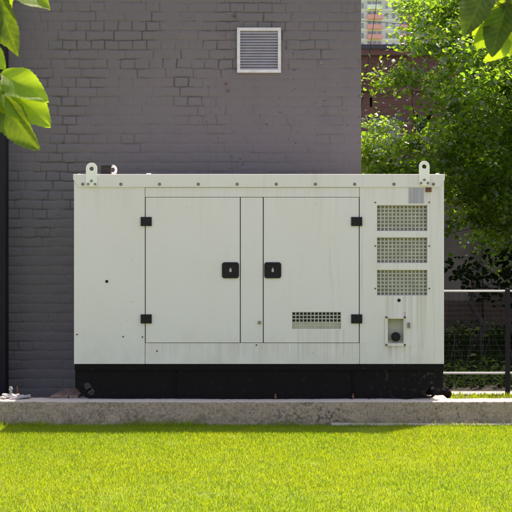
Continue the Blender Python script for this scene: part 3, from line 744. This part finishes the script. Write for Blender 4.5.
def grow_tree(name, base, label, cat, height, crown_c, crown_r, nclump, per, size, mat, seed, trunk_r, keep=None, clump_s=.24, tmat='bark', lean=(0, 0), extra=()):
    r = np.random.default_rng(seed); rr = random.Random(seed)
    root = empty(name, base, label, cat)
    cl = []
    while len(cl) < nclump:
        v = r.uniform(-1, 1, 3); l = np.linalg.norm(v)
        if l > 1 or l < .35 * r.uniform(0, 1): continue
        p = np.array(crown_c) + v * np.array(crown_r) * (1 + .12 * math.sin(5 * math.atan2(v[1], v[0]) + 3 * v[2]))
        if keep is not None and r.uniform() > keep(p): continue
        cl.append(p)
    cl += [np.array(e) for e in extra]
    # trunk
    b = MB(); B0 = Vector(base); n = 9; tp = []
    for i in range(n):
        t = i / (n - 1); tp.append(B0 + Vector((lean[0] * t + .06 * rr.uniform(-1, 1) * (i > 0), lean[1] * t + .06 * rr.uniform(-1, 1) * (i > 0), height * t)))
    b.tube(tp, [trunk_r * (1.35 if i == 0 else 1) * (1 - .8 * i / (n - 1)) for i in range(n)], 10)
    nodes = [(p, trunk_r * (1 - .8 * i / (n - 1))) for i, p in enumerate(tp) if i > 0]
    order = sorted(cl, key=lambda c: (Vector(c) - B0).length)
    for c in order:
        cv = Vector(c); best = min(nodes, key=lambda q_: (q_[0] - cv).length + (2.0 if q_[0].z > cv.z + .3 else 0)+ (.6 if (q_[0] - cv).length < .15 else 0))
        p0, r0 = best; L = (cv - p0).length; m_ = max(3, int(L / .25)); pts = []
        r1 = max(.006, min(r0 * .65, .012 + L * .018))
        for k in range(m_ + 1):
            t = k / m_; q_ = p0.lerp(cv, t) + Vector((0, 0, .10 * L * math.sin(math.pi * t)))
            if 0 < k < m_: q_ += Vector((rr.gauss(0, .03), rr.gauss(0, .03), rr.gauss(0, .03))) * min(1, L)
            pts.append(q_)
        rad = [r1 * (1 - .6 * k / m_) for k in range(m_ + 1)]
        b.tube(pts, rad, 5, False)
        for k in range(1, m_ + 1): nodes.append((pts[k], rad[k]))
    b.build('trunk', M[tmat], root, smooth=True)
    pts = []
    for c in cl:
        k = int(per * r.uniform(.5, 1.4)); s = clump_s * r.uniform(.7, 1.35)
        u = r.normal(0, 1, (k, 3)) * np.array([s, s, s * .6]) * .75
        pts.append(np.array(c) + u)
    pts = np.concatenate(pts)
    o = leaf_cloud('crown', pts, None, size, M[mat], r, base); o.parent = root
    return root

def keep1(p):
    # thin out the underside so the wall behind shows between the branches; leave a gap near the brick building
    X_, Y_, Z_ = p
    k = 1.0
    if Z_ < 2.1: k = .45
    if Z_ < 1.45: k = .28
    if X_ < 2.6: k = .6
    if X_ < 2.35 and 2.8 < Z_ < 4.35: k = .04
    if Z_ > 4.3 and X_ < 2.1: k = .15
    if X_ > 2.9 and Z_ > 1.9: k = 1.0
    if X_ > 3.0 and Z_ > 2.6: k = 1.0
    return k
grow_tree('linden_tree', (4.05, 6.3, .08), 'large leafy linden tree with sunlit outer leaves filling the upper right', 'tree', 5.0,
          (4.25, 6.2, 3.35), (2.85, 2.2, 2.75), 620, 200, .062, 'leaf', 5, .15, keep1, .18,
          extra=[(1.75, 6.2, 3.62), (1.62, 6.2, 3.55), (1.95, 6.1, 3.6), (1.55, 6.0, 2.45), (1.45, 6.1, 2.62), (1.7, 6.0, 2.3), (1.9, 5.9, 2.4), (2.1, 6.0, 2.4), (1.42, 6.4, 2.75), (2.4, 5.9, 2.55), (1.6, 6.3, 2.2), (2.0, 6.2, 2.2), (2.2, 6.3, 4.0), (2.1, 6.2, 4.3), (2.0, 6.1, 3.1), (2.3, 6.2, 4.75), (2.0, 6.4, 4.6)])
grow_tree('young_tree', (2.75, 5.0, .08), 'small gnarled dark tree with drooping leaves behind the fence', 'tree', 1.15,
          (3.0, 5.0, 1.05), (.75, .6, .45), 16, 40, .075, 'bush', 9, .06, None, .16, lean=(-.25, 0))
# dark undergrowth
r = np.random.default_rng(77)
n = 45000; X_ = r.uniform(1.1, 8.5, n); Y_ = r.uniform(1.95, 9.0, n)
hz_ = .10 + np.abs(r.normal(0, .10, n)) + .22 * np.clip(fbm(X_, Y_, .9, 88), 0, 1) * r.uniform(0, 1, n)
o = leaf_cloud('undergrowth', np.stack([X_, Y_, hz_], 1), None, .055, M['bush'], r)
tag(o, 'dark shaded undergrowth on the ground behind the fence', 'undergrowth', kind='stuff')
b = MB()
for k in range(70):
    x = random.uniform(1.4, 5.5); y = random.uniform(2.6, 5.5); h_ = random.uniform(.3, .9); a = random.uniform(-.15, .15)
    b.tube([(x, y, .05), (x + a * .5, y, .1 + h_ * .5), (x + a, y + .05, .1 + h_)], [.006, .005, .002], 4, False)
tag(b.build('dry_stems', M['bark']), 'thin dark dry stems rising from the undergrowth behind the fence', 'stems', kind='stuff')
for k, (x, y, h_) in enumerate(((456.5, 1.3, .15), (440 + 39, 1.3, .11), (463, 1.0, .10))):
    pass

# ------------------------------------------------------------ near leaves (linden twigs hanging into the frame)
def near_leaf(parent, base_p, tip_p, width, roll, seed, curl=.12, var=.5):
    """heart-shaped leaf from base to tip in world coordinates, real thickness from solidify"""
    r = random.Random(seed)
    bp, tp = Vector(base_p), Vector(tip_p); d = tp - bp; L = d.length; d.normalize()
    s = d.cross(Vector((0, -1, 0))).normalized(); n_ = s.cross(d).normalized()
    Mr = Matrix.Rotation(roll, 3, d); s = Mr @ s; n_ = Mr @ n_
    nu, nv = 64, 40; vs = []; ve = []
    ph = r.uniform(0, 6)
    for i in range(nu + 1):
        t = i / nu
        wv = width * .5 * (math.sin(math.pi * min(1, t ** .66)) ** .75) * (1.0 if t < .8 else 1) if 0 < t < 1 else 0
        wv = max(wv, .0004)
        back = -.10 * L * math.exp(-(t / .10) ** 2)
        for j in range(nv + 1):
            v = (j / nv) * 2 - 1
            tooth = 1 + (.028 * math.sin(t * 83 + ph) + .02 * math.sin(t * 37 + ph * 2) ) * (abs(v) > .95)
            lx = t * L + (back * abs(v) ** 1.5 if t < .4 else 0)
            side = v * wv * tooth
            hgt = (abs(v) ** 1.4) * wv * .28 - curl * L * t * t + .03 * L * math.sin(t * 9 + ph + v * 2.2) * abs(v)
            p = bp + d * lx + s * side + n_ * hgt
            vs.append(p)
            # veins: midrib plus oblique side veins
            mid = math.exp(-(side / (L * .014)) ** 2)
            q_ = (t - abs(side) / L * .75) * 8.5; sv = math.exp(-((q_ - round(q_)) / .10) ** 2) * (t > .03)
            ve.append(max(mid, .75 * sv))
    fs = [(i * (nv + 1) + j, i * (nv + 1) + j + 1, (i + 1) * (nv + 1) + j + 1, (i + 1) * (nv + 1) + j) for i in range(nu) for j in range(nv)]
    off = parent.location
    me = bpy.data.meshes.new('leaf'); me.from_pydata([v - off for v in vs], [], fs); me.update()
    for k, a in (('vein', ve), ('var', [var] * len(vs))):
        at = me.attributes.new(k, 'FLOAT', 'POINT'); at.data.foreach_set('value', a)
    me.polygons.foreach_set('use_smooth', [True] * len(me.polygons)); me.materials.append(M['near_leaf'])
    o = bpy.data.objects.new('leaf', me); C.objects.link(o); o.parent = parent
    return o
NY = -8.0
P_ = lambda x, y, dY=0.0: (px(x, NY + dY), NY + dY, pz(y, NY + dY))
tw = empty('leafy_branch', P_(-14, -30), 'bright backlit leafy linden branch hanging into the top left corner', 'branch')
b = MB(); b.tube([P_(-40, -120, .1), P_(-22, -50, .03), P_(-12, 20, .0), P_(-4, 62, -.01), P_(3, 88, -.01), P_(5, 98, -.01)], [.008, .006, .005, .0035, .0025, .0018], 8)
b.tube([P_(-22, -50, .03), P_(-5, -30, .02), P_(14, -12, .02)], [.003, .002, .0012], 6); b.build('twig', M['bark'], tw, smooth=True)
LL = [((-3, -8), (14, 57, -.02), 36, .5, .0), ((10, -16), (50, 6, -.03), 36, -.6, .6), ((-8, -14), (10, 16, .05), 34, -.4, 1.0), ((4, 76), (47, 98, -.05), 36, -.35, 1.0), ((8, 90), (50, 124, -.03), 44, -.30, .9), ((-4, 82), (20, 120, .03), 42, -.7, .95),
      ((4, 104), (34, 150, -.05), 40, .45, .12), ((-14, 92), (6, 132, 0), 30, -.5, .9), ((-14, 50), (6, 68, .01), 24, -.5, .9), ((-10, 22), (20, 47, .05), 30, -.5, 1.0)]
for k, (a_, t_, wd, ro, va) in enumerate(LL):
    near_leaf(tw, P_(a_[0], a_[1]), P_(t_[0], t_[1], t_[2]), wd * (D0 + NY) / F * .92, ro, 100 + k, var=va)
NY = -8.2
tw2 = empty('leafy_branch', P_(500, -30), 'dark shaded leafy linden branch hanging into the top right corner', 'branch')
b = MB(); b.tube([P_(560, -80, .1), P_(525, -20, .02), P_(505, 0, 0), P_(488, 8, 0)], [.005, .004, .0025, .0012], 8)
b.tube([P_(525, -20, .02), P_(515, 4, .0), P_(505, 22, 0)], [.003, .002, .001], 6); b.build('twig', M['bark'], tw2, smooth=True)
LR = [((488, -12), (463, 33, -.04), 38, .5, .0), ((503, 4), (474, 38, .03), 26, -.5, .9), ((506, 8), (490, 54, -.03), 36, .5, .0), ((508, 42), (485, 63, .02), 18, -.5, .95), ((516, -16), (534, 26, 0), 36, .6, .1), ((514, 22), (528, 70, 0), 34, .7, .2), ((496, -18), (514, 12, .03), 34, -.6, .15), ((484, 26), (478, 52, .05), 20, -.4, .5)]
for k, (a_, t_, wd, ro, va) in enumerate(LR):
    near_leaf(tw2, P_(a_[0], a_[1]), P_(t_[0], t_[1], t_[2]), wd * (D0 + NY) / F * .95, ro, 200 + k, var=va)
